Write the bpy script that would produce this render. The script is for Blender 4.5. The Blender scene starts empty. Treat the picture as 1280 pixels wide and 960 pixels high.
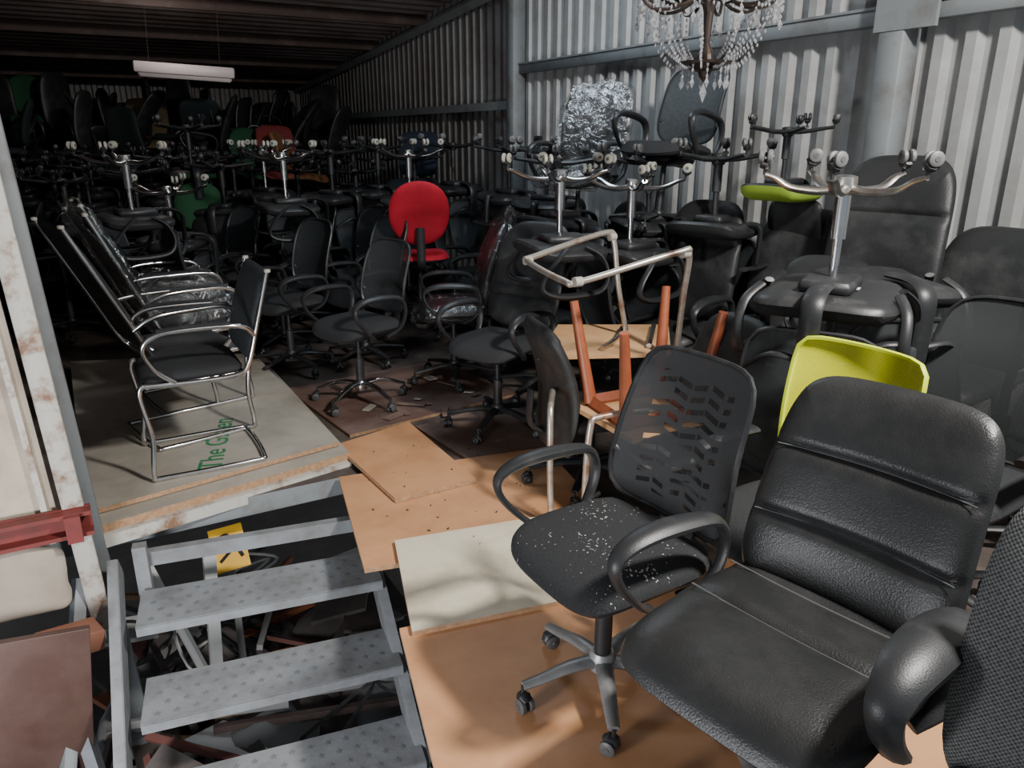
import bpy, math, random
from mathutils import Vector, Matrix, noise as mnoise
random.seed(7)
pi=math.pi
COL=bpy.context.scene.collection

# ------------------------------------------------------------------ materials
def mat(name, col=(.5,.5,.5), rough=.5, metal=0., noise=None, bump=None, spec=None, coat=0):
    """noise=(scale,col2,lo,hi)   bump=(scale,strength)"""
    m=bpy.data.materials.new(name); m.use_nodes=True; nt=m.node_tree
    b=nt.nodes['Principled BSDF']
    b.inputs['Base Color'].default_value=(*col,1); b.inputs['Roughness'].default_value=rough
    b.inputs['Metallic'].default_value=metal
    if spec is not None: b.inputs['Specular IOR Level'].default_value=spec
    b.inputs['Coat Weight'].default_value=coat
    tc=nt.nodes.new('ShaderNodeTexCoord')
    if noise:
        n=nt.nodes.new('ShaderNodeTexNoise'); n.inputs['Scale'].default_value=noise[0]; n.inputs['Detail'].default_value=6
        n.inputs['Roughness'].default_value=.65
        nt.links.new(tc.outputs['Object'],n.inputs['Vector'])
        r=nt.nodes.new('ShaderNodeValToRGB')
        r.color_ramp.elements[0].position=noise[2]; r.color_ramp.elements[0].color=(*col,1)
        r.color_ramp.elements[1].position=noise[3]; r.color_ramp.elements[1].color=(*noise[1],1)
        nt.links.new(n.outputs['Fac'],r.inputs['Fac']); nt.links.new(r.outputs['Color'],b.inputs['Base Color'])
    if bump:
        n2=nt.nodes.new('ShaderNodeTexNoise'); n2.inputs['Scale'].default_value=bump[0]; n2.inputs['Detail'].default_value=4
        nt.links.new(tc.outputs['Object'],n2.inputs['Vector'])
        bp=nt.nodes.new('ShaderNodeBump'); bp.inputs['Strength'].default_value=bump[1]; bp.inputs['Distance'].default_value=.004
        nt.links.new(n2.outputs['Fac'],bp.inputs['Height']); nt.links.new(bp.outputs['Normal'],b.inputs['Normal'])
    return m

def math_node(nt,op,a,b=None,clamp=False):
    n=nt.nodes.new('ShaderNodeMath'); n.operation=op; n.use_clamp=clamp
    for i,x in enumerate((a,b)):
        if x is None: continue
        if isinstance(x,(int,float)): n.inputs[i].default_value=x
        else: nt.links.new(x,n.inputs[i])
    return n.outputs[0]

def mesh_mat(name,col,open_=.35,slots=False,pitch=.0045):
    m=bpy.data.materials.new(name); m.use_nodes=True; nt=m.node_tree
    b=nt.nodes['Principled BSDF']; b.inputs['Base Color'].default_value=(*col,1); b.inputs['Roughness'].default_value=.6
    out=nt.nodes['Material Output']
    uv=nt.nodes.new('ShaderNodeUVMap'); sx=nt.nodes.new('ShaderNodeSeparateXYZ'); nt.links.new(uv.outputs[0],sx.inputs[0])
    k=2*pi/pitch
    a=math_node(nt,'SINE',math_node(nt,'MULTIPLY',sx.outputs[0],k)); c=math_node(nt,'SINE',math_node(nt,'MULTIPLY',sx.outputs[1],k))
    hole=math_node(nt,'GREATER_THAN',math_node(nt,'ADD',a,c),1.5-2.6*open_)
    if slots:
        uu=math_node(nt,'DIVIDE',math_node(nt,'ADD',sx.outputs[0],.14),.062)
        colm=math_node(nt,'FLOOR',uu); fu=math_node(nt,'FRACT',uu)
        par=math_node(nt,'SUBTRACT',math_node(nt,'MULTIPLY',math_node(nt,'MODULO',colm,2.),2.),1.)
        ph=math_node(nt,'ADD',math_node(nt,'DIVIDE',math_node(nt,'ADD',sx.outputs[1],1.),.032),math_node(nt,'MULTIPLY',colm,.43))
        ph=math_node(nt,'ADD',ph,math_node(nt,'MULTIPLY',math_node(nt,'MULTIPLY',fu,par),.45))
        rowi=math_node(nt,'FLOOR',ph)
        rnd=math_node(nt,'FRACT',math_node(nt,'MULTIPLY',math_node(nt,'SINE',math_node(nt,'ADD',math_node(nt,'MULTIPLY',rowi,12.9898),math_node(nt,'MULTIPLY',colm,78.233))),43.5))
        band=math_node(nt,'LESS_THAN',math_node(nt,'FRACT',ph),.46)
        keep=math_node(nt,'GREATER_THAN',rnd,.12)
        gap=math_node(nt,'MULTIPLY',math_node(nt,'GREATER_THAN',fu,.04),math_node(nt,'LESS_THAN',fu,math_node(nt,'ADD',math_node(nt,'MULTIPLY',rnd,.5),.6)))
        inx=math_node(nt,'LESS_THAN',math_node(nt,'ABSOLUTE',sx.outputs[0]),.135)
        iny=math_node(nt,'LESS_THAN',math_node(nt,'ABSOLUTE',math_node(nt,'SUBTRACT',sx.outputs[1],-.01)),.17)
        sl=math_node(nt,'MULTIPLY',math_node(nt,'MULTIPLY',band,math_node(nt,'MULTIPLY',keep,gap)),math_node(nt,'MULTIPLY',inx,iny))
        fac=math_node(nt,'ADD',math_node(nt,'MULTIPLY',sl,.68),math_node(nt,'MULTIPLY',hole,.22),True)
    else:
        fac=math_node(nt,'MULTIPLY',hole,.9)
    t=nt.nodes.new('ShaderNodeBsdfTransparent'); mx=nt.nodes.new('ShaderNodeMixShader')
    nt.links.new(fac,mx.inputs[0]); nt.links.new(b.outputs[0],mx.inputs[1]); nt.links.new(t.outputs[0],mx.inputs[2])
    nt.links.new(mx.outputs[0],out.inputs['Surface'])
    return m

def weave_mat(name,c1,c2,pitch=.006,rough=.9,specks=False,bump=.4):
    m=bpy.data.materials.new(name); m.use_nodes=True; nt=m.node_tree
    b=nt.nodes['Principled BSDF']; b.inputs['Roughness'].default_value=rough; b.inputs['Specular IOR Level'].default_value=.25
    uv=nt.nodes.new('ShaderNodeUVMap'); sx=nt.nodes.new('ShaderNodeSeparateXYZ'); nt.links.new(uv.outputs[0],sx.inputs[0])
    k=2*pi/pitch
    a=math_node(nt,'SINE',math_node(nt,'MULTIPLY',sx.outputs[0],k)); c=math_node(nt,'SINE',math_node(nt,'MULTIPLY',sx.outputs[1],k))
    nz=nt.nodes.new('ShaderNodeTexNoise'); nz.inputs['Scale'].default_value=170; nt.links.new(uv.outputs[0],nz.inputs['Vector'])
    s=math_node(nt,'ADD',math_node(nt,'MULTIPLY',math_node(nt,'MULTIPLY',a,c),.5),math_node(nt,'MULTIPLY',nz.outputs['Fac'],1.))
    s=math_node(nt,'MULTIPLY',s,1.,True)
    mx=nt.nodes.new('ShaderNodeMix'); mx.data_type='RGBA'
    mx.inputs[6].default_value=(*c1,1); mx.inputs[7].default_value=(*c2,1); nt.links.new(s,mx.inputs[0])
    col=mx.outputs[2]
    if specks:
        n=nt.nodes.new('ShaderNodeTexNoise'); n.inputs['Scale'].default_value=110; n.inputs['Detail'].default_value=4; nt.links.new(uv.outputs[0],n.inputs['Vector'])
        n3=nt.nodes.new('ShaderNodeTexNoise'); n3.inputs['Scale'].default_value=8; nt.links.new(uv.outputs[0],n3.inputs['Vector'])
        g=math_node(nt,'GREATER_THAN',math_node(nt,'ADD',n.outputs['Fac'],math_node(nt,'MULTIPLY',n3.outputs['Fac'],.4)),.885)
        m2=nt.nodes.new('ShaderNodeMix'); m2.data_type='RGBA'; nt.links.new(g,m2.inputs[0]); nt.links.new(col,m2.inputs[6]); m2.inputs[7].default_value=(.5,.49,.46,1)
        col=m2.outputs[2]
    nt.links.new(col,b.inputs['Base Color'])
    bp=nt.nodes.new('ShaderNodeBump'); bp.inputs['Strength'].default_value=bump; bp.inputs['Distance'].default_value=.0015
    nt.links.new(s,bp.inputs['Height']); nt.links.new(bp.outputs['Normal'],b.inputs['Normal'])
    return m

def wrap_mat():
    m=bpy.data.materials.new('clear_plastic_wrap'); m.use_nodes=True; nt=m.node_tree; nt.nodes.clear()
    out=nt.nodes.new('ShaderNodeOutputMaterial'); g=nt.nodes.new('ShaderNodeBsdfGlossy'); g.inputs['Roughness'].default_value=.15; g.inputs['Color'].default_value=(.92,.94,.96,1)
    t=nt.nodes.new('ShaderNodeBsdfTransparent'); mx=nt.nodes.new('ShaderNodeMixShader')
    tc=nt.nodes.new('ShaderNodeTexCoord'); n=nt.nodes.new('ShaderNodeTexNoise'); n.inputs['Scale'].default_value=16; n.inputs['Detail'].default_value=4; n.inputs['Distortion'].default_value=1.5
    nt.links.new(tc.outputs['Object'],n.inputs['Vector'])
    bp=nt.nodes.new('ShaderNodeBump'); bp.inputs['Strength'].default_value=.8; bp.inputs['Distance'].default_value=.03
    nt.links.new(n.outputs['Fac'],bp.inputs['Height']); nt.links.new(bp.outputs['Normal'],g.inputs['Normal'])
    lw=nt.nodes.new('ShaderNodeLayerWeight'); lw.inputs['Blend'].default_value=.35; nt.links.new(bp.outputs['Normal'],lw.inputs['Normal'])
    f=math_node(nt,'ADD',math_node(nt,'MULTIPLY',lw.outputs['Facing'],.45),.13,True)
    nt.links.new(f,mx.inputs[0]); nt.links.new(t.outputs[0],mx.inputs[1]); nt.links.new(g.outputs[0],mx.inputs[2]); nt.links.new(mx.outputs[0],out.inputs[0])
    return m

PL =mat('black_plastic',(.020,.021,.023),.42,noise=(9,(.055,.055,.055),.5,.8),bump=(300,.15))
LE =mat('black_leather',(.017,.0175,.018),.36,noise=(7,(.034,.034,.034),.45,.8),bump=(240,.28))
LE2=mat('dusty_leather',(.018,.019,.020),.48,noise=(6,(.06,.06,.06),.5,.85),bump=(200,.3))
FB =weave_mat('black_fabric',(.015,.016,.018),(.042,.043,.045),.005)
FBS=weave_mat('black_fabric_speckled',(.014,.015,.017),(.038,.039,.041),.004,specks=True)
TW =weave_mat('grey_tweed_fabric',(.03,.031,.033),(.22,.22,.215),.008,bump=.8)
ME =mesh_mat('black_mesh',(.03,.034,.036),.16)
MES=mesh_mat('black_slotted_mesh',(.040,.042,.044),.25,slots=True)
MEF=mat('dark_mesh_cloth',(.022,.028,.032),.66,noise=(60,(.045,.05,.055),.4,.8))
LM =mesh_mat('lime_mesh',(.80,.82,.012),.06)
LMP=mat('lime_plastic',(.60,.70,.02),.5)
LMO=mat('lime_fabric',(.28,.42,.04),.8)
RD =mat('red_fabric',(.55,.006,.028),.8,noise=(30,(.45,.006,.024),.3,.7))
RDD=mat('dark_red_fabric',(.16,.02,.02),.85)
GR =mat('green_fabric',(.010,.065,.024),.85); ORG=mat('orange_fabric',(.24,.10,.04),.8); BLU=mat('blue_fabric',(.012,.022,.036),.85); TEA=mat('teal_fabric',(.012,.020,.022),.85)
TAN=mat('olive_fabric',(.09,.06,.03),.85)
CH =mat('chrome',(.68,.68,.68),.2,1.,noise=(12,(.48,.46,.43),.45,.8))
CHD=mat('dusty_chrome',(.62,.60,.57),.32,1.,noise=(25,(.4,.35,.3),.45,.75))
GM =mat('grey_cast_metal',(.36,.36,.36),.45,.6,noise=(20,(.2,.2,.2),.4,.8))
WH =mat('cream_caster',(.36,.345,.30),.5); DG=mat('grey_caster',(.08,.08,.08),.5); MG=mat('mid_grey_caster',(.12,.12,.12),.5)
WRAP=wrap_mat()
WDO=mat('orange_brown_wood',(.34,.095,.04),.4,noise=(14,(.24,.06,.025),.35,.75))
PLY=mat('plywood',(.62,.37,.18),.6,noise=(10,(.50,.27,.12),.4,.8))
STR=mat('stair_paint',(.25,.265,.28),.5,.1,noise=(7,(.15,.15,.15),.40,.72),bump=(60,.2))
STD=mat('stair_emboss',(.16,.17,.175),.6,.1)
SEAM=mat('seam_piping',(.14,.14,.14),.35)
LBL=mat('paper_label',(.6,.6,.58),.7)

# ------------------------------------------------------------------ mesh builder
def cr(pts,k=6,closed=False):
    P=[Vector(p) for p in pts]; n=len(P); out=[]
    rng=range(n) if closed else range(n-1)
    for i in rng:
        if closed: a,b,c,d=P[(i-1)%n],P[i],P[(i+1)%n],P[(i+2)%n]
        else: a,b,c,d=P[max(i-1,0)],P[i],P[i+1],P[min(i+2,n-1)]
        for j in range(k):
            t=j/k
            out.append(.5*((2*b)+(c-a)*t+(2*a-5*b+4*c-d)*t*t+(3*b-a-3*c+d)*t**3))
    if not closed: out.append(P[-1].copy())
    return out

class MB:
    def __init__(s): s.v=[];s.f=[];s.m=[];s.uv=[];s.mats=[]
    def mi(s,m):
        if m not in s.mats: s.mats.append(m)
        return s.mats.index(m)
    def add(s,vs,fs,m,uvs=None,M=None):
        o=len(s.v); i=s.mi(m)
        for v in vs: s.v.append(tuple((M@Vector(v)) if M is not None else v))
        for f in fs:
            s.f.append([o+k for k in f]); s.m.append(i); s.uv.append([uvs[k] if uvs else (vs[k][0],vs[k][1]) for k in f])
    def tube(s,pts,r,m,n=8,closed=False,sec=(1,1),up=(0,0,1),M=None):
        P=[Vector(p) for p in pts]; L=len(P); R=r if isinstance(r,(list,tuple)) else [r]*L
        if len(R)!=L: R=[R[0]+(R[-1]-R[0])*i/(L-1) for i in range(L)]
        vs=[];fs=[];u=Vector(up)
        for i in range(L):
            if closed: t=P[(i+1)%L]-P[i-1]
            else: t=P[min(i+1,L-1)]-P[max(i-1,0)]
            if t.length<1e-9: t=Vector((0,0,1))
            t.normalize(); u=u-t*u.dot(t)
            if u.length<1e-4: u=t.orthogonal()
            u.normalize(); w=t.cross(u)
            for j in range(n):
                a=2*pi*j/n; vs.append(P[i]+w*(math.cos(a)*R[i]*sec[0])+u*(math.sin(a)*R[i]*sec[1]))
        for i in range(L if closed else L-1):
            k=(i+1)%L
            for j in range(n):
                l=(j+1)%n; fs.append((i*n+j,i*n+l,k*n+l,k*n+j))
        if not closed:
            fs.append(tuple(range(n))[::-1]); fs.append(tuple((L-1)*n+j for j in range(n)))
        s.add(vs,fs,m,M=M)
    def lathe(s,prof,m,c=(0,0,0),n=16,axis='z',M=None):
        vs=[];fs=[]
        for r,z in prof:
            for j in range(n):
                a=2*pi*j/n; x,y=r*math.cos(a),r*math.sin(a)
                p=(x,y,z) if axis=='z' else ((z,x,y) if axis=='x' else (x,z,y))
                vs.append((p[0]+c[0],p[1]+c[1],p[2]+c[2]))
        for i in range(len(prof)-1):
            for j in range(n):
                l=(j+1)%n; fs.append((i*n+j,i*n+l,(i+1)*n+l,(i+1)*n+j))
        fs.append(tuple(range(n))[::-1]); fs.append(tuple((len(prof)-1)*n+j for j in range(n)))
        s.add(vs,fs,m,M=M)
    def box(s,c,d,m,M=None,bev=.0):
        x,y,z=d[0]/2,d[1]/2,d[2]/2; b=min(bev,x*.9,y*.9,z*.9)
        if b<=0:
            vs=[(c[0]+i*x,c[1]+j*y,c[2]+k*z) for i in(-1,1) for j in(-1,1) for k in(-1,1)]
            fs=[(0,1,3,2),(4,6,7,5),(0,4,5,1),(2,3,7,6),(0,2,6,4),(1,5,7,3)]
            s.add(vs,fs,m,M=M)
        else:
            ring=lambda X,Y:[(X-b,-Y),(X,-Y+b),(X,Y-b),(X-b,Y),(-X+b,Y),(-X,Y-b),(-X,-Y+b),(-X+b,-Y)]
            vs=[];fs=[]
            for zz,sh in((-z,b),(-z+b,0),(z-b,0),(z,b)):
                for p in ring(x-sh*.7,y-sh*.7): vs.append((c[0]+p[0],c[1]+p[1],c[2]+zz))
            for i in range(3):
                for j in range(8):
                    l=(j+1)%8; fs.append((i*8+j,i*8+l,i*8+8+l,i*8+8+j))
            fs.append(tuple(range(8))[::-1]); fs.append(tuple(24+j for j in range(8)))
            s.add(vs,fs,m,M=M)
    def prism(s,poly,z0,z1,m,M=None,mside=None):
        n=len(poly); vs=[(x,y,z0) for x,y in poly]+[(x,y,z1) for x,y in poly]
        s.add(vs,[tuple(range(n))[::-1],tuple(range(n,2*n))],m,M=M)
        s.add(vs,[(i,(i+1)%n,n+(i+1)%n,n+i) for i in range(n)],mside or m,M=M)
    def pad(s,w,h,tf,tb,m,fn,N=16,e=4.5,prof=5,grooves=(),gd=.35,gw=.05,mb=None,taper=0,crumple=0):
        vals=[math.sin(pi/2*(2*i/N-1)) for i in range(N+1)]
        if grooves: vals=[.45*v+.55*(2*i/N-1) for i,v in enumerate(vals)]
        for side in (1,-1):
            vs=[];uv=[];fs=[]
            for t in vals:
                for q in vals:
                    r=max(abs(q),abs(t)); 
                    if r>1e-6:
                        k=r/((abs(q)**e+abs(t)**e)**(1/e)); b=r**3
                        X=q*(1-b)+q*k*b; Y=t*(1-b)+t*k*b
                    else: X=Y=0
                    T=(max(0,1-r**prof))**.5
                    if side>0:
                        g=1
                        for g0 in grooves: g-=gd*math.exp(-((t-g0)/gw)**2)
                        T*=g
                    x=X*w/2*(1-taper*(Y+1)/2); y=Y*h/2
                    z=(tf if side>0 else -tb)*T
                    if crumple:
                        nv=mnoise.noise_vector(Vector((x*9,y*9,side*3.+w))); n2=mnoise.noise_vector(Vector((x*24,y*24,side*5.+h)))
                        x+=crumple*(nv.x+.4*n2.x); y+=crumple*(nv.y+.4*n2.y); z+=side*crumple*(abs(nv.z)*1.2+.5*abs(n2.z))
                    vs.append(fn(x,y,z)); uv.append((x,y))
            n=N+1
            for i in range(N):
                for j in range(N):
                    f=(i*n+j,i*n+j+1,(i+1)*n+j+1,(i+1)*n+j); fs.append(f if side>0 else f[::-1])
            s.add(vs,fs,m if side>0 else (mb or m),uv)
    def mesh(s,name,angle=45):
        me=bpy.data.meshes.new(name); me.from_pydata(s.v,[],s.f)
        for m in s.mats: me.materials.append(m)
        ul=me.uv_layers.new(name='UVMap'); li=0
        for p,i,u in zip(me.polygons,s.m,s.uv):
            p.material_index=i; p.use_smooth=True
            for k,l in enumerate(p.loop_indices): ul.data[l].uv=u[k]
        me.update()
        try: me.set_sharp_from_angle(angle=math.radians(angle))
        except Exception: pass
        return me

def put(name,me,loc=(0,0,0),rz=0,flip=False,rx=0,ry=0,sc=1):
    o=bpy.data.objects.new(name,me); COL.objects.link(o)
    o.rotation_mode='XYZ'
    o.matrix_world=Matrix.Translation(loc)@Matrix.Rotation(math.radians(rz),4,'Z')@Matrix.Rotation(math.radians(rx)+(pi if flip else 0),4,'X')@Matrix.Rotation(math.radians(ry),4,'Y')@Matrix.Scale(sc,4)
    return o

# ------------------------------------------------------------------ chair parts
def caster(b,x,y,ang,mw,mh=None):
    mh=mh or PL
    M=Matrix.Translation((x,y,0))@Matrix.Rotation(ang,4,'Z')
    for sx in(-1,1):
        b.lathe([(.001,-.009),(.017,-.009),(.022,-.006),(.023,0),(.022,.005),(.016,.008),(.001,.008)],mw,c=(sx*.013,.010,.023),n=12,axis='x',M=M)
        b.lathe([(.001,.0),(.008,.0),(.007,.003),(.001,.003)],DG,c=(sx*.013+(.0075 if sx>0 else -.0105),.010,.023),n=10,axis='x',M=M)
    b.tube([(0,-.014,.032),(0,-.007,.048),(0,.010,.052),(0,.026,.043)],[.010,.014,.015,.009],mh,n=8,M=M,sec=(1.2,.6))
    b.tube([(0,0,.048),(0,0,.078)],.006,mh,n=8,M=M)

def starbase(b,mb_,mw,R=.27,curved=False,hubm=None,rot=0,seatz=.42,cyl=None,off=(0,0)):
    for i in range(5):
        a=rot+2*pi*i/5; c,s_=math.cos(a),math.sin(a)
        if curved: prof=[(.02,.115,.024),(.08,.125,.021),(.16,.115,.017),(.23/.27*R,.088,.014),(R,.076,.013)]
        else: prof=[(.02,.105,.026),(.1,.104,.022),(.2/.27*R,.088,.018),(R,.078,.016)]
        P=cr([(r*c,r*s_,z) for r,z,_ in prof],3); n=len(P)
        rad=[prof[0][2]+(prof[-1][2]-prof[0][2])*k/(n-1) for k in range(n)]
        b.tube(P,rad,mb_,n=8,sec=(1,.62))
        caster(b,R*c,R*s_,a+random.uniform(0,6),mw)
    b.lathe([(.02,.075),(.036,.08),(.038,.12),(.03,.135),(.026,.135)],hubm or mb_,n=16)
    b.lathe([(.024,.12),(.024,.27),(.015,.272),(.014,seatz)],cyl or PL,n=14)
    b.box((0,.02,seatz-.02),(.16,.22,.04),PL,bev=.012)

def loop_arm(b,x,m,sz=.48,ar=1.):
    z=sz-.48
    side=1 if x>0 else -1
    P=cr([(x*.86,.05,.425+z),(x*1.0,.12,.47+z),(x*1.03,.155,.56+z),(x*1.02,.12,.635+z),(x*1.0,.0,.655+z),(x*1.0,-.12,.65+z),(x*1.01,-.185,.615+z),(x*1.02,-.17,.55+z),(x*1.0,-.10,.47+z),(x*.86,-.04,.425+z)],5)
    n=len(P); rad=[(.012+.011*math.exp(-((i/(n-1)-.47)/.17)**2))*ar for i in range(n)]
    b.tube(P,rad,m,n=10,sec=(.75,1.35),up=(side,0,0))
def t_arm(b,x,m,sz=.48):
    z=sz-.48; 
    b.tube(cr([(x*.8,.02,.43+z),(x*1.02,.03,.44+z),(x*1.06,.03,.50+z),(x*1.05,.02,.63+z)],4),[.016,.013],m,n=8,sec=(1,1.5),up=(1,0,0))
    b.tube(cr([(x*1.05,.13,.645+z),(x*1.05,0,.65+z),(x*1.04,-.13,.64+z)],4),.022,m,n=10,sec=(1.2,.55))

def office_chair(name,back='mesh',bw=.38,bh=.43,bz=.53,sw=.44,sd=.42,sz=.48,rec=.09,y0=.215,wrap=.035,seat=FB,bk=None,frame=PL,base=PL,wheels=PL,
                 arms='loop',N=14,bg=(),sg=(),R=.27,curved=False,hasbase=True,st=.05,taper=.0,e=4.5,bt=.035,plastic=False,lumb=.02,cyl=None,armm=None,onearm=0,e2=None,ar=1.,rot=0,backframe=None,se=4.2,piping=False,label=False):
    b=MB()
    def fb(x,y,z):
        f=y/bh+.5
        Y=y0+rec*f-lumb*math.sin(pi*min(1,max(0,f*1.15)))-wrap*(x/(bw/2))**2
        return (x,Y-z,bz+bh/2+y)
    def fs(x,y,z):
        g=-y/(sd/2); zz=sz-.02+z-(.035*max(0,g)**3)+.008*(x/(sw/2))**2
        return (x,y,zz)
    b.pad(sw,sd,st,.035,seat,fs,N=N if not sg else max(N,40),e=se,grooves=sg,mb=PL,gd=.25)
    if piping:
        for g0 in sg: b.tube([fs(sw*.47*(k/10-1),g0*sd/2,st*.77) for k in range(21)],.0017,SEAM,n=5)
        for g0 in bg: b.tube([fb(bw*.46*(1-taper*(g0+1)/2)*(k/10-1),g0*bh/2,bt*.68) for k in range(21)],.0012,SEAM,n=5)
    if hasbase: starbase(b,base,wheels,R=R,curved=curved,seatz=sz-.05,cyl=cyl,rot=rot)
    if label: b.box((.05,-.0,sz-.058),(.07,.04,.002),LBL)
    bf=backframe or frame
    if back=='mesh':
        bk=bk or ME
        n=14; vs=[];uv=[];fc=[]
        for i in range(n+1):
            for j in range(n+1):
                q,t=2*j/n-1,2*i/n-1; r=max(abs(q),abs(t))
                k=(r/((abs(q)**e+abs(t)**e)**(1/e))) if r>1e-6 else 1; bb=r**3
                X=q*(1-bb+k*bb); Y=t*(1-bb+k*bb)
                x=X*bw/2*(1-taper*(Y+1)/2); y=Y*bh/2; vs.append(fb(x,y,0)); uv.append((x,y))
        for i in range(n):
            for j in range(n): fc.append((i*(n+1)+j,i*(n+1)+j+1,(i+1)*(n+1)+j+1,(i+1)*(n+1)+j))
        b.add(vs,fc,bk,uv)
        P=[]
        for i in range(52):
            a=2*pi*i/52; c,s_=math.cos(a),math.sin(a); k=1/((abs(c)**e+abs(s_)**e)**(1/e))
            X,Y=c*k,s_*k; P.append(fb(X*bw/2*(1-taper*(Y+1)/2),Y*bh/2,0))
        b.tube(P,.0075,bf,n=6,closed=True,sec=(1,1.3))
    else:
        ee=2.2 if back=='round' else e
        b.pad(bw,bh,bt,.028,bk or seat,fb,N=N if not bg else max(N,56),e=ee,grooves=bg,taper=taper,mb=frame if back=='shell' else None)
    zc=bz+.13
    yy=y0+.02
    b.tube(cr([(0,.06,sz-.075),(0,yy-.03,sz-.078),(0,yy+.045,sz-.04),(0,yy+.05,sz+.06),(0,yy+.045,max(zc,sz+.12))],4),[.02,.018],frame,n=8,sec=(1.7,.6),up=(0,0,1))
    if back=='mesh':
        b.tube(cr([fb(-bw*.47,-bh*.2,-.004),(-bw*.25,yy+.03,bz+.07),(0,yy+.035,bz+.08),(bw*.25,yy+.03,bz+.07),fb(bw*.47,-bh*.2,-.004)],4),.012,frame,n=8,sec=(.7,1.2),up=(0,1,0))
        if e2: b.tube(cr([(0,yy+.04,bz+.02),(0,yy+.05,bz+.2),fb(0,bh*.49,-.006)],4),.009,frame,n=8,sec=(1.8,.7),up=(0,1,0))
    if arms=='loop':
        for sx in(-1,1):
            if onearm and sx!=onearm: continue
            loop_arm(b,sx*(sw/2+.02),armm or frame,sz,ar)
    elif arms=='t':
        for sx in(-1,1): t_arm(b,sx*(sw/2+.015),armm or frame,sz)
    if plastic:
        b.pad(bw+.05,bh+.06,bt+.012,.045,WRAP,fb,N=30,e=3.5,crumple=.022)
        b.pad(sw+.05,sd+.05,st+.012,.05,WRAP,lambda x,y,z:fs(x,y,z),N=26,e=3.5,crumple=.022)
    return b.mesh(name)

def visitor_chair(name,bk=MEF,seat=FB,tube=CH,plastic=False,rec=.11,bh=.42):
    b=MB(); w=.235; r=.0115; z=.012; zt=.49+bh
    P=[(-w,-.20,.44),(-w,-.225,.40),(-w,-.20,.2),(-w,-.215,.03),(-w,-.17,z),(-w,.2,z),(-w+.05,.26,z),(w-.05,.26,z),(w,.2,z),(w,-.17,z),(w,-.215,.03),(w,-.20,.2),(w,-.225,.40),(w,-.20,.44)]
    b.tube(cr(P,5),r,tube,n=10)
    for sx in(-1,1):
        b.tube(cr([(sx*w,-.20,.435),(sx*w,0,.425),(sx*w,.17,.43),(sx*w,.225,.47),(sx*w,.235+rec*.35,.49+bh*.35),(sx*w*.98,.235+rec,zt)],6),r,tube,n=10)
        b.lathe([(.001,0),(.014,0),(.014,.012),(.001,.014)],WH,c=(sx*w*.98,.237+rec,zt),n=10)
        A=[(sx*w,.24+rec*.2,.60),(sx*(w+.03),.20,.655),(sx*(w+.035),.0,.665),(sx*(w+.035),-.13,.655),(sx*(w+.03),-.19,.60),(sx*(w+.01),-.15,.50),(sx*w,-.08,.435)]
        b.tube(cr(A,6),r,tube,n=10)
        b.tube(cr([(sx*(w+.035),.16,.674),(sx*(w+.035),0,.679),(sx*(w+.035),-.13,.672)],4),.016,PL,n=8,sec=(1.1,.55))
    b.tube([(-w,-.19,.43),(w,-.19,.43)],r,tube,n=8); b.tube([(-w,.2,.43),(w,.2,.43)],r,tube,n=8)
    b.pad(.455,.43,.032,.03,seat,lambda x,y,q:(x,y,.45+q-.02*max(0,-y/.21)**3),N=14,e=6)
    def fb(x,y,q):
        f=y/bh+.5; return (x,.235+rec*f-.015*math.sin(pi*f)-q,.49+bh*f)
    b.pad(.465,bh+.02,.02,.016,bk,fb,N=12,e=7)
    if plastic:
        b.pad(.52,bh+.08,.035,.035,WRAP,fb,N=34,e=3.5,crumple=.028)
        b.pad(.58,.50,.16,.05,WRAP,lambda x,y,q:(x,y,.48+q),N=30,e=3.5,crumple=.03)
    return b.mesh(name)

# ------------------------------------------------------------------ room
def wallmat(name,c,rust,lo=.5,hi=.8):
    return mat(name,c,.5,.1,noise=(1.7,rust,lo,hi),bump=(25,.3))
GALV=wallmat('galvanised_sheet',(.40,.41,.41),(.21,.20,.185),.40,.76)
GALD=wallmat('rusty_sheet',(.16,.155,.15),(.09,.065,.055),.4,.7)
STEEL=mat('grey_painted_steel',(.22,.24,.25),.6,.1,noise=(5,(.13,.11,.10),.5,.8))
ROOF=mat('roof_sheet',(.30,.255,.24),.6,.1,noise=(1.5,(.18,.12,.10),.4,.7))
BEAM=mat('brown_primer_steel',(.09,.06,.052),.7,noise=(4,(.18,.14,.12),.5,.8))
FLOORM=mat('dusty_brown_floor',(.07,.052,.045),.85,noise=(6,(.16,.125,.10),.45,.8),bump=(30,.3))

def corr(b,y0,y1,m,fx):
    per=.145; Y=y0; prof=[]
    while Y<y1: prof+=[(Y,0),(Y+.055,0),(Y+.075,-.04),(Y+.125,-.04)]; Y+=per
    prof.append((Y,0))
    n=len(prof); vs=[fx(y,d,-.1) for y,d in prof]+[fx(y,d,3.4) for y,d in prof]
    b.add(vs,[(i,i+1,n+i+1,n+i) for i in range(n-1)],m); return Y
b=MB()
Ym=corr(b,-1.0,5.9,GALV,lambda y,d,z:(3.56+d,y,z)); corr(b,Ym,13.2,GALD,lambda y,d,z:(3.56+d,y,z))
put('wall_right',b.mesh('wall_right',20))
b=MB()
prof=[];Y=4.0
while Y<13.3: prof+=[(Y,0),(Y+.08,0),(Y+.11,.05),(Y+.17,.05)]; Y+=.2
cz=lambda y:3.02-(y-4)*.082
n=len(prof); vs=[(-1.4,y,cz(y)+d) for y,d in prof]+[(3.6,y,cz(y)+d) for y,d in prof]
b.add(vs,[(i,n+i,n+i+1,i+1) for i in range(n-1)],ROOF)
vs=[(-1.4,-1.5,3.35),(3.6,-1.5,3.35),(3.6,4.0,3.03),(-1.4,4.0,3.03)]
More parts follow.
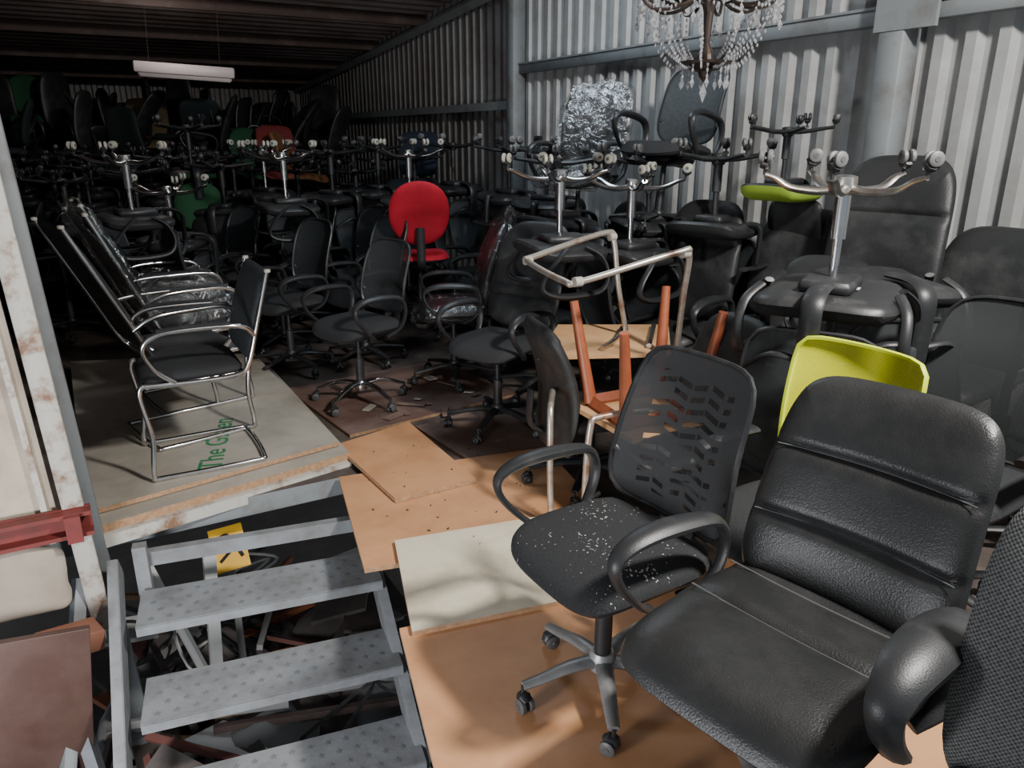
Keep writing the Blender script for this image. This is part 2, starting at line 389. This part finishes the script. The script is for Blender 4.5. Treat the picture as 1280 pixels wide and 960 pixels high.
b.add(vs,[(0,1,2,3)],ROOF)
put('ceiling',b.mesh('ceiling',20))
b=MB()
for Y in (5.2,6.6,8.0,9.4,10.8,12.2):
    b.box((1.1,Y,cz(Y)-.06),(4.9,.05,.10),BEAM,bev=.004)
put('ceiling_beams',b.mesh('ceiling_beams'))
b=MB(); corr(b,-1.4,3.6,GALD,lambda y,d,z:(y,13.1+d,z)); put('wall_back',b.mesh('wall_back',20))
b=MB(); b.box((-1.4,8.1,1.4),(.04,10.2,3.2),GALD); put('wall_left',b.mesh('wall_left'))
b=MB()
b.box((3.43,5.95,1.6),(.12,.12,3.3),STEEL,bev=.006); put('steel_column',b.mesh('steel_column'))
b=MB()
b.box((3.42,2.42,1.6),(.13,.13,3.3),STEEL,bev=.006); b.box((3.36,2.36,2.03),(.02,.3,.16),STEEL); put('steel_column',b.mesh('steel_column'))
b=MB()
b.box((3.46,2.5,2.03),(.07,7.0,.08),STEEL,bev=.005); b.box((3.43,2.5,2.065),(.03,7.0,.012),STEEL)
put('wall_rail',b.mesh('wall_rail'))
b=MB()
b.tube([(3.45,13,2.19),(3.45,5.9,2.70)],.05,STEEL,n=4,sec=(1,1)); put('roof_edge_beam',b.mesh('roof_edge_beam'))
b=MB(); b.box((3.46,9.4,1.75),(.05,6.8,.07),STEEL); put('wall_rail',b.mesh('wall_rail2'))

b=MB()
b.box((0,0,2.0),(.075,.075,3.9),STEEL,bev=.004)
put('steel_post',b.mesh('steel_post'),(-.07,3.12,-1.0),ry=-2.6)
PANEL=mat('cream_sheet',(.52,.45,.35),.6,noise=(3,(.31,.24,.18),.42,.70)); WST=mat('white_rusty_steel',(.50,.48,.43),.6,noise=(9,(.22,.12,.07),.50,.66))
REDST=mat('red_primer_steel',(.19,.028,.024),.6,noise=(8,(.10,.025,.02),.4,.7))
b=MB()
b.box((-.93,.03,.85),(1.60,.02,1.35),PANEL); b.box((-.075,0,.8),(.070,.05,2.2),WST,bev=.003)
b.box((-.165,.01,.85),(.02,.03,1.5),WST)
b.box((-.93,.01,.17),(1.6,.03,.02),WST)
for x in (-.34,-.54): b.box((x,.015,.85),(.012,.012,1.3),WST)
put('cream_wall_panel',b.mesh('cream_wall_panel'),(-.068,2.95,0),ry=-2.6)
b=MB(); b.box((-.6,2.91,.215),(1.0,.07,.015),REDST);b.box((-.6,2.91,.135),(1.0,.07,.015),REDST);b.box((-.6,2.93,.175),(1.0,.012,.1),REDST); b.box((-.16,2.88,.17),(.05,.06,.10),REDST)
put('red_steel_beam',b.mesh('red_steel_beam'))

# ------------------------------------------------------------------ floor platform
b=MB()
poly=[(1.0,3.2),(.90,2.3),(.62,.9),(.4,-.2),(.4,-1),(3.55,-1),(3.55,13.1),(-1.4,13.1),(-1.4,3.2)]
b.prism(poly,-.10,-.012,FLOORM,mside=STEEL); put('floor',b.mesh('floor'))
ORB=mat('orange_board',(.62,.32,.155),.5,noise=(4,(.49,.23,.105),.38,.72)); EDG=mat('chipboard_edge',(.30,.17,.09),.8,noise=(60,(.44,.28,.16),.4,.7))
WHB=mat('dirty_white_board',(.70,.63,.48),.6,noise=(5,(.50,.43,.31),.42,.72)); GRB=mat('grey_board',(.42,.38,.32),.6,noise=(3,(.27,.245,.205),.42,.72))
def board(name,poly,z0,z1,m,side=EDG):
    b=MB(); b.prism(poly,z0,z1,m,mside=side); put(name,b.mesh(name))
board('orange_floor_board',[(.89,3.17),(.73,2.36),(1.72,2.15),(1.9,3.0)],-.012,.006,ORB)
board('orange_floor_board',[(.71,1.97),(.47,.95),(1.95,.65),(2.15,1.72)],-.012,.006,ORB)
board('white_floor_board',[(.89,2.47),(.73,1.91),(1.66,1.74),(1.8,2.30)],.006,.024,WHB)
board('orange_shelf_board',[(.98,3.50),(1.42,3.62),(1.41,2.80),(1.02,2.79)],.008,.028,ORB)
RDB=mat('reddish_floor_board',(.13,.07,.055),.7,noise=(5,(.22,.16,.13),.4,.8)); BRB=mat('brown_board',(.15,.09,.07),.7,noise=(5,(.26,.19,.15),.4,.8))
board('dark_floor_board',[(1.0,4.6),(1.1,3.65),(2.2,3.8),(2.1,4.7)],-.012,.004,RDB)
board('dark_floor_board',[(1.45,3.6),(1.5,3.05),(1.95,3.0),(2.0,3.7)],-.012,.003,BRB)
board('grey_table_top',[(-.13,3.22),(.98,3.44),(.96,5.3),(-.15,5.7)],.045,.065,GRB)
board('wooden_table_top',[(-.10,3.12),(1.0,3.34),(1.0,5.0),(-.12,5.3)],.0,.04,GRB)
b=MB(); rd=random.Random(5); DEB=mat('dark_debris',(.05,.045,.04),.9)
for i in range(45):
    x,y=rd.uniform(.9,1.6),rd.uniform(2.2,3.6); s_=rd.uniform(.002,.006); a=rd.uniform(0,6)
    b.box((0,0,0),(s_*2.2,s_,.003),rd.choice([DEB,DEB,EDG]),M=Matrix.Translation((x,y,.0295 if (1.03<x<1.4 and 2.85<y<3.45) else .0265 if y<2.4 and y>1.95 else .008))@Matrix.Rotation(a,4,'Z'))
for i in range(18):
    x,y=rd.uniform(1.05,2.0),rd.uniform(3.65,4.6); a=rd.uniform(0,6)
    b.box((0,0,0),(rd.uniform(.04,.2),rd.uniform(.02,.06),.006),rd.choice([RDB,BRB,BRB,RDB,GRB]),M=Matrix.Translation((x,y,.009+.0005*i))@Matrix.Rotation(a,4,'Z'))
put('floor_debris',b.mesh('floor_debris'))
tx=bpy.data.curves.new('green_lettering','FONT'); tx.body="The Green"; tx.size=.15; tx.extrude=.0008
gtm=mat('green_print',(.02,.2,.07),.6); tx.materials.append(gtm)
to=bpy.data.objects.new('green_lettering',tx); COL.objects.link(to); to.location=(.42,3.40,.0665); to.rotation_euler=(0,0,math.radians(75))
b=MB()
M=Matrix.Translation((-.08,3.1,0))@Matrix.Rotation(math.radians(11),4,'Z')
b.box((.54,0,-.02),(1.1,.02,.05),WST,M=M); b.box((.54,.03,.003),(1.1,.07,.006),WST,M=M)
put('white_edge_angle',b.mesh('white_edge_angle'))

# ------------------------------------------------------------------ stairs
b=MB()
dv=Vector((-.034,-.280,-.2)); a0=Vector((-.035,2.72,-.2)); wv=Vector((.91,-.155,0)); L=wv.length; ang=math.atan2(wv.y,wv.x)
for i in range(0,11):
    o=a0+dv*i
    M=Matrix.Translation(o)@Matrix.Rotation(ang,4,'Z')
    b.box((L/2,.125,-.003),(L-.02,.25,.006),STR,M=M)
    b.box((L/2,.003,-.022),(L-.02,.006,.038),STR,M=M); b.box((L/2,.247,-.02),(L-.02,.006,.035),STR,M=M)
    for r in range(4):
        for c in range(13):
            cx=.06+c*(L-.1)/13+(.03 if r%2 else 0); cy=.04+r*.055
            if cx>L-.03: continue
            pts=[(0,0,.0018)];
            for k in range(10):
                rr=.016 if k%2==0 else .007; aa=pi*k/5+.3
                pts.append((rr*math.cos(aa),rr*math.sin(aa),.0006))
            b.add([(p[0]+cx,p[1]+cy,p[2]) for p in pts],[(0,k+1,(k+1)%10+1) for k in range(10)],STD,M=M)
for off,sg_ in((Vector((-.015,.25,.04)),-1),(Vector((.0,.25,.04))+wv+Vector((.005,0,0)),1)):
    p0=a0+off-dv*.25; p1=a0+off+dv*11
    d=(p1-p0); Ln=d.length; d.normalize(); x=Vector((math.cos(ang),math.sin(ang),0)); y=d; z=x.cross(y); z.normalize()
    M=Matrix(((x.x,y.x,z.x,p0.x),(x.y,y.y,z.y,p0.y),(x.z,y.z,z.z,p0.z),(0,0,0,1)))
    b.box((sg_*.018,Ln/2,-.06),(.036,Ln,.006),STR,M=M); b.box((sg_*.018,Ln/2,.06),(.036,Ln,.006),STR,M=M); b.box((0,Ln/2,0),(.006,Ln,.12),STR,M=M)
b.box((L/2,.33,.10),(L,.04,.06),STR,M=Matrix.Translation(a0)@Matrix.Rotation(ang,4,'Z'))
b.box((.02,.30,.05),(.05,.05,.25),STR,M=Matrix.Translation(a0)@Matrix.Rotation(ang,4,'Z'))
put('steel_staircase',b.mesh('steel_staircase',30))
b=MB()
b.tube([(-.18,3.0,-.1),(-.58,2.0,-1.8)],.03,STR,n=4); b.tube([(-.26,2.75,-.45),(-.12,2.4,-1.6)],.03,STR,n=4)
put('stair_brace',b.mesh('stair_brace'))
GF=mat('dark_concrete',(.12,.10,.09),.9,noise=(2,(.2,.165,.145),.4,.8))
b=MB(); b.box((1,3,-2.65),(8,12,.1),GF); put('ground_floor',b.mesh('ground_floor'))
b=MB(); M=Matrix.Translation((-.66,2.70,-.5))@Matrix.Rotation(math.radians(7),4,'Y')
b.box((0,0,0),(.9,.03,.85),mat('brown_door_panel',(.075,.038,.030),.5,noise=(4,(.12,.075,.06),.4,.8)),bev=.003,M=M); b.box((.3,-.02,-.40),(.3,.03,.012),WST,M=M)
put('brown_board_panel',b.mesh('brown_board_panel'))
b=MB(); b.box((0,0,0),(.2,.12,.08),mat('brown_block',(.30,.13,.08),.6),M=Matrix.Translation((-.24,2.83,-.25))@Matrix.Rotation(.3,4,'Z')@Matrix.Rotation(.15,4,'Y'),bev=.004); put('wooden_offcut',b.mesh('wooden_offcut'))
b=MB(); b.pad(.9,.28,.03,.03,mat('cream_foam',(.36,.31,.25),.8,noise=(5,(.24,.20,.15),.4,.8)),lambda x,y,z:(-.66+x,2.93-z,-.03+y+.012*math.sin(9*x)),N=22,e=9,crumple=.01)
put('cream_foam_sheet',b.mesh('cream_foam_sheet'))
# clutter under the stairs
b=MB()
WHT=mat('white_scrap',(.6,.6,.58),.6); YEL=mat('yellow_sign',(.85,.48,.02),.5); DKC=mat('dark_cloth',(.08,.068,.063),.9,noise=(3,(.18,.15,.135),.4,.7))
SC2=mat('maroon_scrap',(.18,.065,.05),.7); SC3=mat('grey_scrap',(.18,.18,.18),.7); SC4=mat('orange_scrap',(.40,.13,.06),.7)
rr=random.Random(3)
for i in range(120):
    m=rr.choice([DKC,DKC,SC2,BEAM,SC3,WHT,DKC,SC3,EDG,FLOORM,DKC,SC4])
    M=Matrix.Translation((rr.uniform(-.2,1.15),rr.uniform(2.5,4.2),rr.uniform(-1.45,-.8)))@Matrix.Rotation(rr.uniform(0,6),4,'Z')@Matrix.Rotation(rr.uniform(-.5,.5),4,'X')
    k=rr.random()
    if k<.45: b.box((0,0,0),(rr.uniform(.15,.45),rr.uniform(.1,.3),.02),m,M=M)
    elif k<.85: b.box((0,0,0),(rr.uniform(.4,.9),.03,.03),m,M=M)
    else: b.tube(cr([(rr.uniform(-.3,.3),rr.uniform(-.3,.3),rr.uniform(-.05,.1)) for _ in range(5)],5),.008,rr.choice([WHT,PL]),n=5,M=M)
b.box((.4,3.5,-1.95),(2.2,2.2,1.2),DKC)
for i in range(16):
    x0,y0_=rr.uniform(-.1,1.),rr.uniform(2.7,3.8)
    b.pad(.5,.35,.12,.1,rr.choice([DKC,SC3,DKC,SC2]),(lambda X,Y,A,Z:(lambda x,y,z:(X+x*math.cos(A)-y*math.sin(A),Y+x*math.sin(A)+y*math.cos(A),Z+z+.04*math.sin(15*x+11*y))))(x0,y0_,rr.uniform(0,3),rr.uniform(-1.3,-1.0)),N=12,e=2.6,crumple=.03)
b.tube([(.05,3.3,-.25),(.42,3.0,-1.5)],.022,WHT,n=6)
put('scrap_heap',b.mesh('scrap_heap'))
b=MB(); T=Matrix.Translation((.40,3.32,-.30)); M=T@Matrix.Rotation(.1,4,'Z')@Matrix.Rotation(-.5,4,'X')
b.box((0,0,0),(.15,.006,.2),YEL,M=M); 
b.tube(cr([(-.05,-.006,.05),(.0,-.006,.06),(.03,-.006,0),(.05,-.006,-.05)],4),.008,PL,n=6,M=M); b.tube([(-.05,-.006,-.05),(.02,-.006,.0)],.008,PL,n=6,M=M)
b.box((0,.02,-.6),(.03,.03,1.1),SC3,M=T)
put('yellow_warning_sign',b.mesh('yellow_warning_sign'))
b=MB(); M=Matrix.Translation((.26,3.15,-.8))@Matrix.Rotation(.06,4,'Y')
b.box((0,0,0),(.05,.05,1.2),WHT,M=M); put('white_batten',b.mesh('white_batten'))

# ------------------------------------------------------------------ chair library
A_=office_chair('executive_chair',back='pad',bw=.51,bh=.51,bz=.46,sw=.52,sd=.54,sz=.49,rec=.17,y0=.23,wrap=.035,seat=LE,bk=LE,base=GM,wheels=DG,arms='loop',onearm=1,N=24,bg=(.36,-.24),sg=(.05,.62),st=.05,bt=.05,e=5.5,taper=.10,ar=1.75,se=6,piping=True)
B_=office_chair('mesh_task_chair',bk=MES,seat=FBS,base=GM,wheels=DG,N=20,bw=.47,bh=.44,bz=.495,sz=.465,taper=.15,rec=.10,e=6,R=.235,rot=.72,ar=1.05,sw=.46)
Bx=office_chair('mesh_task_chair_b',bk=ME,N=14,bw=.39,bh=.40,bz=.52,taper=.04,base=CH,curved=True,wheels=DG)
BF=office_chair('mesh_office_chair_f',bk=MEF,N=10,bw=.39,bh=.44,base=PL)
BFD=office_chair('mesh_office_chair_fd',bk=MEF,N=10,bw=.39,bh=.44,base=PL,wheels=PL,arms='t')
BFC=office_chair('mesh_office_chair_fc',bk=MEF,N=10,bw=.39,bh=.44,base=CH,curved=True,wheels=WH,cyl=CH,R=.26)
BFM=office_chair('mesh_office_chair_fm',bk=ME,N=12,bw=.42,bh=.46,base=CHD,curved=True,wheels=MG,cyl=CH,R=.24,rot=.3,label=True)
BF0=office_chair('mesh_office_chair_f0',bk=ME,N=12,bw=.42,bh=.42,hasbase=False,e2=1)
BFN=office_chair('mesh_office_chair_fn',bk=MEF,N=10,bw=.39,bh=.44,base=PL,wheels=MG,arms='t')
C_=office_chair('tweed_chair',back='pad',bw=.46,bh=.56,bz=.42,seat=TW,bk=TW,arms=None,N=18,rec=.12,bt=.04)
D_=office_chair('lime_mesh_chair',bk=LM,frame=PL,backframe=LMP,seat=FB,bw=.36,bh=.42,bz=.52,taper=-.10,N=14,arms='t',e=9,rec=.05)
E_=office_chair('mesh_office_chair_e',bk=ME,bw=.46,bh=.5,bz=.5,N=14,e2=1,arms='t')
HB=office_chair('leather_highback',back='pad',bw=.46,bh=.60,bz=.48,seat=LE2,bk=LE2,bg=(.3,),N=16,rec=.12,taper=.12,arms='loop',bt=.045,e=4)
HBp=office_chair('leather_midback',back='pad',bw=.46,bh=.52,bz=.48,seat=LE2,bk=LE2,N=16,rec=.12,arms=None,bt=.04,e=4,taper=.08)
LOW=office_chair('leather_low_chair',back='pad',bw=.44,bh=.56,bz=.22,sz=.36,seat=LE2,bk=LE2,N=16,rec=.05,arms=None,bt=.04,e=4,taper=.06,lumb=.05)
HBw=office_chair('leather_midback_w',back='pad',bw=.46,bh=.52,bz=.48,seat=LE2,bk=LE2,N=14,rec=.12,arms='loop',bt=.04,e=4,plastic=True)
J_=office_chair('fabric_office_chair',back='pad',bw=.48,bh=.56,bz=.5,seat=FB,bk=LE2,bg=(-.35,-.15),N=16,rec=.18,taper=.08,e=4)
RDc=office_chair('red_round_chair',back='round',bw=.44,bh=.46,bz=.58,seat=RD,bk=RD,N=16,bt=.04,arms=None)
GRN=office_chair('green_chair',back='round',bw=.4,bh=.4,bz=.52,seat=GR,bk=GR,N=10,arms=None)
ORN=office_chair('orange_chair',back='pad',bw=.4,bh=.4,bz=.52,seat=ORG,bk=ORG,N=10,arms=None)
BLC=office_chair('blue_chair',back='pad',bw=.4,bh=.42,bz=.52,seat=BLU,bk=BLU,N=10,arms=None)
TLC=office_chair('teal_chair',back='pad',bw=.42,bh=.42,bz=.52,seat=TEA,bk=TEA,N=10,arms=None)
OLC=office_chair('olive_chair',back='pad',bw=.42,bh=.42,bz=.52,seat=TAN,bk=TAN,N=10,arms=None)
RED2=office_chair('red_chair2',back='pad',bw=.38,bh=.42,bz=.52,seat=RDD,bk=RDD,N=10,arms=None)
LMC=office_chair('lime_chair2',back='pad',bw=.40,bh=.40,bz=.52,seat=LMO,bk=LE2,N=12,arms=None,st=.07)
V_=visitor_chair('visitor_chair',bh=.38); V2=visitor_chair('reclined_visitor_chair',rec=.27,bh=.58,bk=LE2,seat=LE2); VW=visitor_chair('wrapped_visitor_chair',bk=LE2,seat=LE2,plastic=True,rec=.25,bh=.58)

# ------------------------------------------------------------------ placed chairs
put('executive_chair',A_,(1.15,.88,0),-80)
put('mesh_task_chair',B_,(1.10,1.42,.006),-88)
put('tweed_office_chair',C_,(1.02,.30,0),-80)
put('lime_mesh_chair',D_,(1.61,1.265,0),-86)
put('mesh_office_chair',E_,(2.28,1.22,0),-86)
put('mesh_task_chair',Bx,(1.33,4.12,.004),-72)
put('fabric_office_chair',J_,(1.84,3.38,0),-68)
put('wrapped_office_chair',HBw,(2.0,4.25,0),-112)
put('leather_office_chair',HB,(2.72,3.05,0),-75,sc=1.08)
put('leather_office_chair',HBp,(3.0,2.66,0),-78,sc=1.14)
put('leather_office_chair',HBp,(3.0,1.72,.04),-88,sc=1.1)
put('leather_office_chair',HB,(2.93,2.12,.12),-76,sc=1.2)
put('leather_office_chair',LOW,(1.86,2.56,0),78)
put('leather_office_chair',HBp,(1.82,1.98,0),-95,sc=.87)
put('red_round_chair',RDc,(2.12,5.05,.25),160,sc=.93)
put('cantilever_visitor_chair',V_,(.36,3.62,.065),-90)
put('cantilever_visitor_chair',V2,(.40,4.02,.065),103)
put('cantilever_visitor_chair',VW,(.50,4.52,.065),100)
put('cantilever_visitor_chair',VW,(.52,5.06,.065),95)
for (x,y,a,me) in [(1.15,5.0,-70,BF),(1.65,4.95,-75,BF),(1.25,5.6,-60,BF),(1.85,5.7,-70,BF),(.95,6.2,-60,BF),(1.55,6.2,-70,BF),(.45,6.3,70,BF),(2.55,4.8,-80,HBw),(2.6,4.3,-85,HBp),(2.6,5.3,-85,HB),(3.0,4.2,-90,HB),(3.0,4.8,-90,BF),(3.0,5.4,-90,BF),(2.35,3.75,-80,HBp),(3.0,3.5,-85,HB),(2.55,2.1,-80,HBp),(3.0,1.15,-88,BF)]:
    put('office_chair',me,(x,y,0),a+random.uniform(-8,8))
for (x,y,z,a,me) in [(2.10,1.60,1.46,-62,BFM),(2.50,1.70,1.44,-25,BF0),(2.11,3.22,1.42,80,BFC),(2.5,3.15,1.37,100,BFC),(2.9,3.5,1.46,70,BFN),(2.98,3.05,1.49,110,BFN),
    (2.25,5.5,1.48,60,BFC),(1.35,5.6,1.47,90,BFC),(.33,5.2,1.47,100,BFC),(.6,5.8,1.25,60,BFC),(2.6,4.0,1.45,90,BFN),(1.5,6.9,1.47,30,BFC),(1.9,6.3,1.47,30,BFD),(2.9,4.6,1.5,30,BFN),(3.0,5.3,1.5,10,BFD),(2.9,6.1,1.52,10,BFN),(2.3,6.3,1.5,10,BFD)]:
    put('upturned_office_chair',me,(x,y,z),a,flip=True)
put('wrapped_office_chair',HBw,(2.75,4.0,.80),-60)
put('mesh_office_chair',BF,(2.92,3.45,.96),-72,rx=-8)
put('lime_office_chair',LMC,(3.12,2.74,1.60),100,flip=True,sc=.78)
# rear mass
for row in range(10):
    y=6.8+row*.56
    for c in range(7):
        x=-.75+c*.58+(.25 if row%2 else 0)+random.uniform(-.06,.06)
        if x>2.9: continue
        put('stored_office_chair',random.choice([BF,BF,HBp,BFD]),(x,y+random.uniform(-.08,.08),0),random.uniform(-110,-60))
        put('stored_office_chair',random.choice([BF,BFD,HBp,BFD,HBp]),(x+.1,y+.05,1.40+random.uniform(-.15,.06)),random.uniform(0,360),flip=True)
        if row>=3: put('stored_office_chair',random.choice([HBp,HBp,TLC,BF,HB,HBp]),(x,y+.2,.88+random.uniform(-.15,.2)),random.uniform(-140,-40),rx=random.uniform(-25,25))
        if row>=5 and x<1.8: put('stored_office_chair',random.choice([HBp,HBp,TLC]),(x+.2,y,1.02+random.uniform(-.1,.1)),random.uniform(-140,40),rx=random.uniform(-60,60))
for (x,y,z,a,me,fl) in [(.95,7.1,1.66,0,GRN,True),(1.75,8.3,.66,10,GRN,False),(2.15,8.0,.62,60,ORN,False),(1.95,8.1,.66,0,RED2,False),(.9,9.4,.95,0,OLC,False),(-.2,9.9,1.2,0,GRN,False),(2.9,7.0,.6,-40,BLC,False)]:
    put('stored_office_chair',me,(x,y,z),a,flip=fl)

# ------------------------------------------------------------------ upturned wooden chair
b=MB()
tips=[(1.70,2.48,.87),(1.63,2.06,.84),(2.16,2.46,.89),(2.04,2.0,.88)]
bots=[(1.74,2.40,.46),(1.70,2.11,.46),(2.08,2.38,.46),(2.02,2.08,.46)]
for t,q in zip(tips,bots): b.tube([q,t],[.029,.018],WDO,n=8)
for i,j in((0,1),(2,3),(0,2),(1,3)): b.tube([bots[i],bots[j]],.024,WDO,n=4,sec=(.7,1.3))
b.prism([(1.66,2.02),(2.10,1.99),(2.15,2.44),(1.68,2.47)],.425,.445,PLY)
put('upturned_wooden_chair',b.mesh('upturned_wooden_chair'))
b=MB(); r=.0125
DT=mat('dull_tube',(.52,.48,.42),.35,.7,noise=(15,(.38,.18,.11),.48,.7))
P=cr([(2.16,2.72,.64),(2.12,2.74,.85),(2.10,2.76,1.05),(2.05,2.76,1.09),(1.65,2.68,1.03),(1.57,2.62,1.02),(1.53,2.30,.995),(1.57,2.24,1.0),(1.92,2.14,1.09),(1.98,2.14,1.08),(2.02,2.2,.9),(2.05,2.25,.64)],6)
b.tube(P,r,DT,n=10)
b.prism([(1.62,2.62),(2.14,2.38),(2.47,2.78),(2.0,3.05)],.60,.618,PLY)
b.tube(cr([(1.9,2.55,.63),(2.05,2.65,.63),(2.2,2.8,.63)],3),.012,CHD,n=8); b.tube([(2.1,2.48,.63),(2.36,2.76,.63)],.012,CHD,n=8)
for p in ((2.09,2.76,1.07),(1.58,2.64,1.02),(1.55,2.24,1.0),(1.96,2.14,1.085)): b.lathe([(.001,-.018),(.018,-.016),(.018,.016),(.001,.018)],WH,c=p,n=10,axis='x')
put('upturned_tubular_chair',b.mesh('upturned_tubular_chair'))
b=MB(); b.tube(cr([(1.62,2.5,.5),(1.55,2.4,.5),(1.5,2.33,.45),(1.49,2.3,.1),(1.52,2.3,.03),(1.8,2.4,.03)],5),r,DT,n=10)
b.tube(cr([(1.9,2.1,.5),(1.62,2.15,.5),(1.56,2.15,.45),(1.55,2.15,.1),(1.6,2.15,.03),(1.85,2.2,.03)],5),r,DT,n=10)
put('tubular_sled_frame',b.mesh('tubular_sled_frame'))

# ------------------------------------------------------------------ chandelier
CRY=mat('crystal',(.75,.75,.78),.08,.0,spec=1.); CRY.node_tree.nodes['Principled BSDF'].inputs['Transmission Weight'].default_value=.75
BRZ=mat('dark_bronze',(.09,.07,.06),.35,.8)
b=MB(); cx,cy=2.25,2.42
def bead(p,r,m=CRY,st=1.3):
    vs=[(r,0,0),(-r,0,0),(0,r,0),(0,-r,0),(0,0,r*st),(0,0,-r*st)]
    b.add([(v[0]+p[0],v[1]+p[1],v[2]+p[2]) for v in vs],[(0,2,4),(2,1,4),(1,3,4),(3,0,4),(2,0,5),(1,2,5),(3,1,5),(0,3,5)],m)
b.lathe([(.004,1.70),(.02,1.72),(.035,1.76),(.03,1.80),(.012,1.84),(.02,1.95),(.04,2.02),(.015,2.08),(.012,2.5),(.006,2.52),(.005,3.1)],BRZ,c=(cx,cy,0),n=12)
b.lathe([(.012,1.735),(.06,1.745),(.10,1.765),(.105,1.775),(.0,1.775)],BRZ,c=(cx,cy,0),n=20)
for i in range(10):
    a=2*pi*i/10; c,s_=math.cos(a),math.sin(a)
    b.tube(cr([(cx+.02*c,cy+.02*s_,2.03),(cx+.12*c,cy+.12*s_,1.97),(cx+.22*c,cy+.22*s_,1.97),(cx+.27*c,cy+.27*s_,2.03)],4),.007,BRZ,n=6)
    b.lathe([(.008,2.02),(.035,2.035),(.045,2.05),(.0,2.05)],BRZ,c=(cx+.27*c,cy+.27*s_,0),n=10)
    b.lathe([(.012,2.05),(.012,2.13),(.002,2.17)],WHT,c=(cx+.27*c,cy+.27*s_,0),n=8)
    for j in range(5): bead((cx+.27*c,cy+.27*s_,2.01-.027*j),.007 if j<4 else .013,st=1.6)
    a2=a+pi/10
    for (r0,z0,r1,z1,sag,n) in ((.27,2.03,.10,1.775,.05,16),(.20,1.97,.09,1.775,.03,12),(.27,2.0,.05,1.76,.10,18)):
        for j in range(n+1):
            t=j/n; rr_=r0+(r1-r0)*t; z=z0+(z1-z0)*t-sag*math.sin(pi*t)
            aa=a+(a2-a)*math.sin(pi*t)*.3
            bead((cx+rr_*math.cos(aa),cy+rr_*math.sin(aa),z),.0065)
    for j in range(11):
        t=j/10; aa=a+2*pi/10*t; bead((cx+.27*math.cos(aa),cy+.27*math.sin(aa),2.03-.09*math.sin(pi*t)),.0065)
    for j in range(4): bead((cx+.09*math.cos(a2),cy+.09*math.sin(a2),1.76-.022*j),.007 if j<3 else .012,st=1.8)
bead((cx,cy,1.66),.02,st=1.9)
put('crystal_chandelier',b.mesh('crystal_chandelier',10))

# ------------------------------------------------------------------ fluorescent batten
b=MB(); M=Matrix.Translation((1.12,8.0,2.07))@Matrix.Rotation(math.radians(-12),4,'Z')@Matrix.Rotation(math.radians(3),4,'Y')
FL=mat('white_enamel',(.85,.74,.72),.4); b.box((0,0,0),(.85,.13,.09),FL,M=M,bev=.01)
b.box((0,0,-.055),(.8,.06,.05),FL,M=M,bev=.02)
for sx in(-.3,.3): b.tube([(sx,0,.02),(sx,0,.60)],.0015,BEAM,n=5,M=M)
put('ceiling_light_fixture',b.mesh('ceiling_light_fixture'))

# ------------------------------------------------------------------ lights
def area(name,loc,tgt,size,power,col):
    l=bpy.data.lights.new(name,'AREA'); l.size=size; l.energy=power; l.color=col
    o=bpy.data.objects.new(name,l); COL.objects.link(o); o.location=loc
    o.rotation_euler=(Vector(tgt)-Vector(loc)).to_track_quat('-Z','Y').to_euler(); return o
area('work_lamp',(2.0,.05,2.95),(1.35,2.2,.3),.28,190,(1,.97,.92))
area('cool_fill',(2.3,4.2,2.95),(2.5,4.4,0),.9,26,(.76,.89,1.))  # added cool fill to lift the upturned chairs and wall; no roof opening
def point(name,loc,power,col,r=.12):
    l=bpy.data.lights.new(name,'POINT'); l.energy=power; l.color=col; l.shadow_soft_size=r
    o=bpy.data.objects.new(name,l); COL.objects.link(o); o.location=loc
point('rear_ceiling_fill',(.9,7.6,2.38),5,(1,.90,.85))  # added fill near the batten to brighten the ceiling; no real bulb
area('stairwell_fill',(-1.0,.9,.3),(.5,3.3,-1.0),.5,60,(.97,.97,1))  # added fill outside the view, brightens the scrap under the stairs
w=bpy.data.worlds.new('world'); bpy.context.scene.world=w; w.use_nodes=True
w.node_tree.nodes['Background'].inputs[0].default_value=(.76,.87,.97,1); w.node_tree.nodes['Background'].inputs[1].default_value=.36

cam=bpy.data.cameras.new('camera'); cam.sensor_width=36; cam.lens=26.72; cam.clip_start=.05
co=bpy.data.objects.new('camera',cam); COL.objects.link(co); co.location=(0,0,1.5); co.rotation_euler=(math.radians(71.9),0,math.radians(-29.7))
bpy.context.scene.camera=co
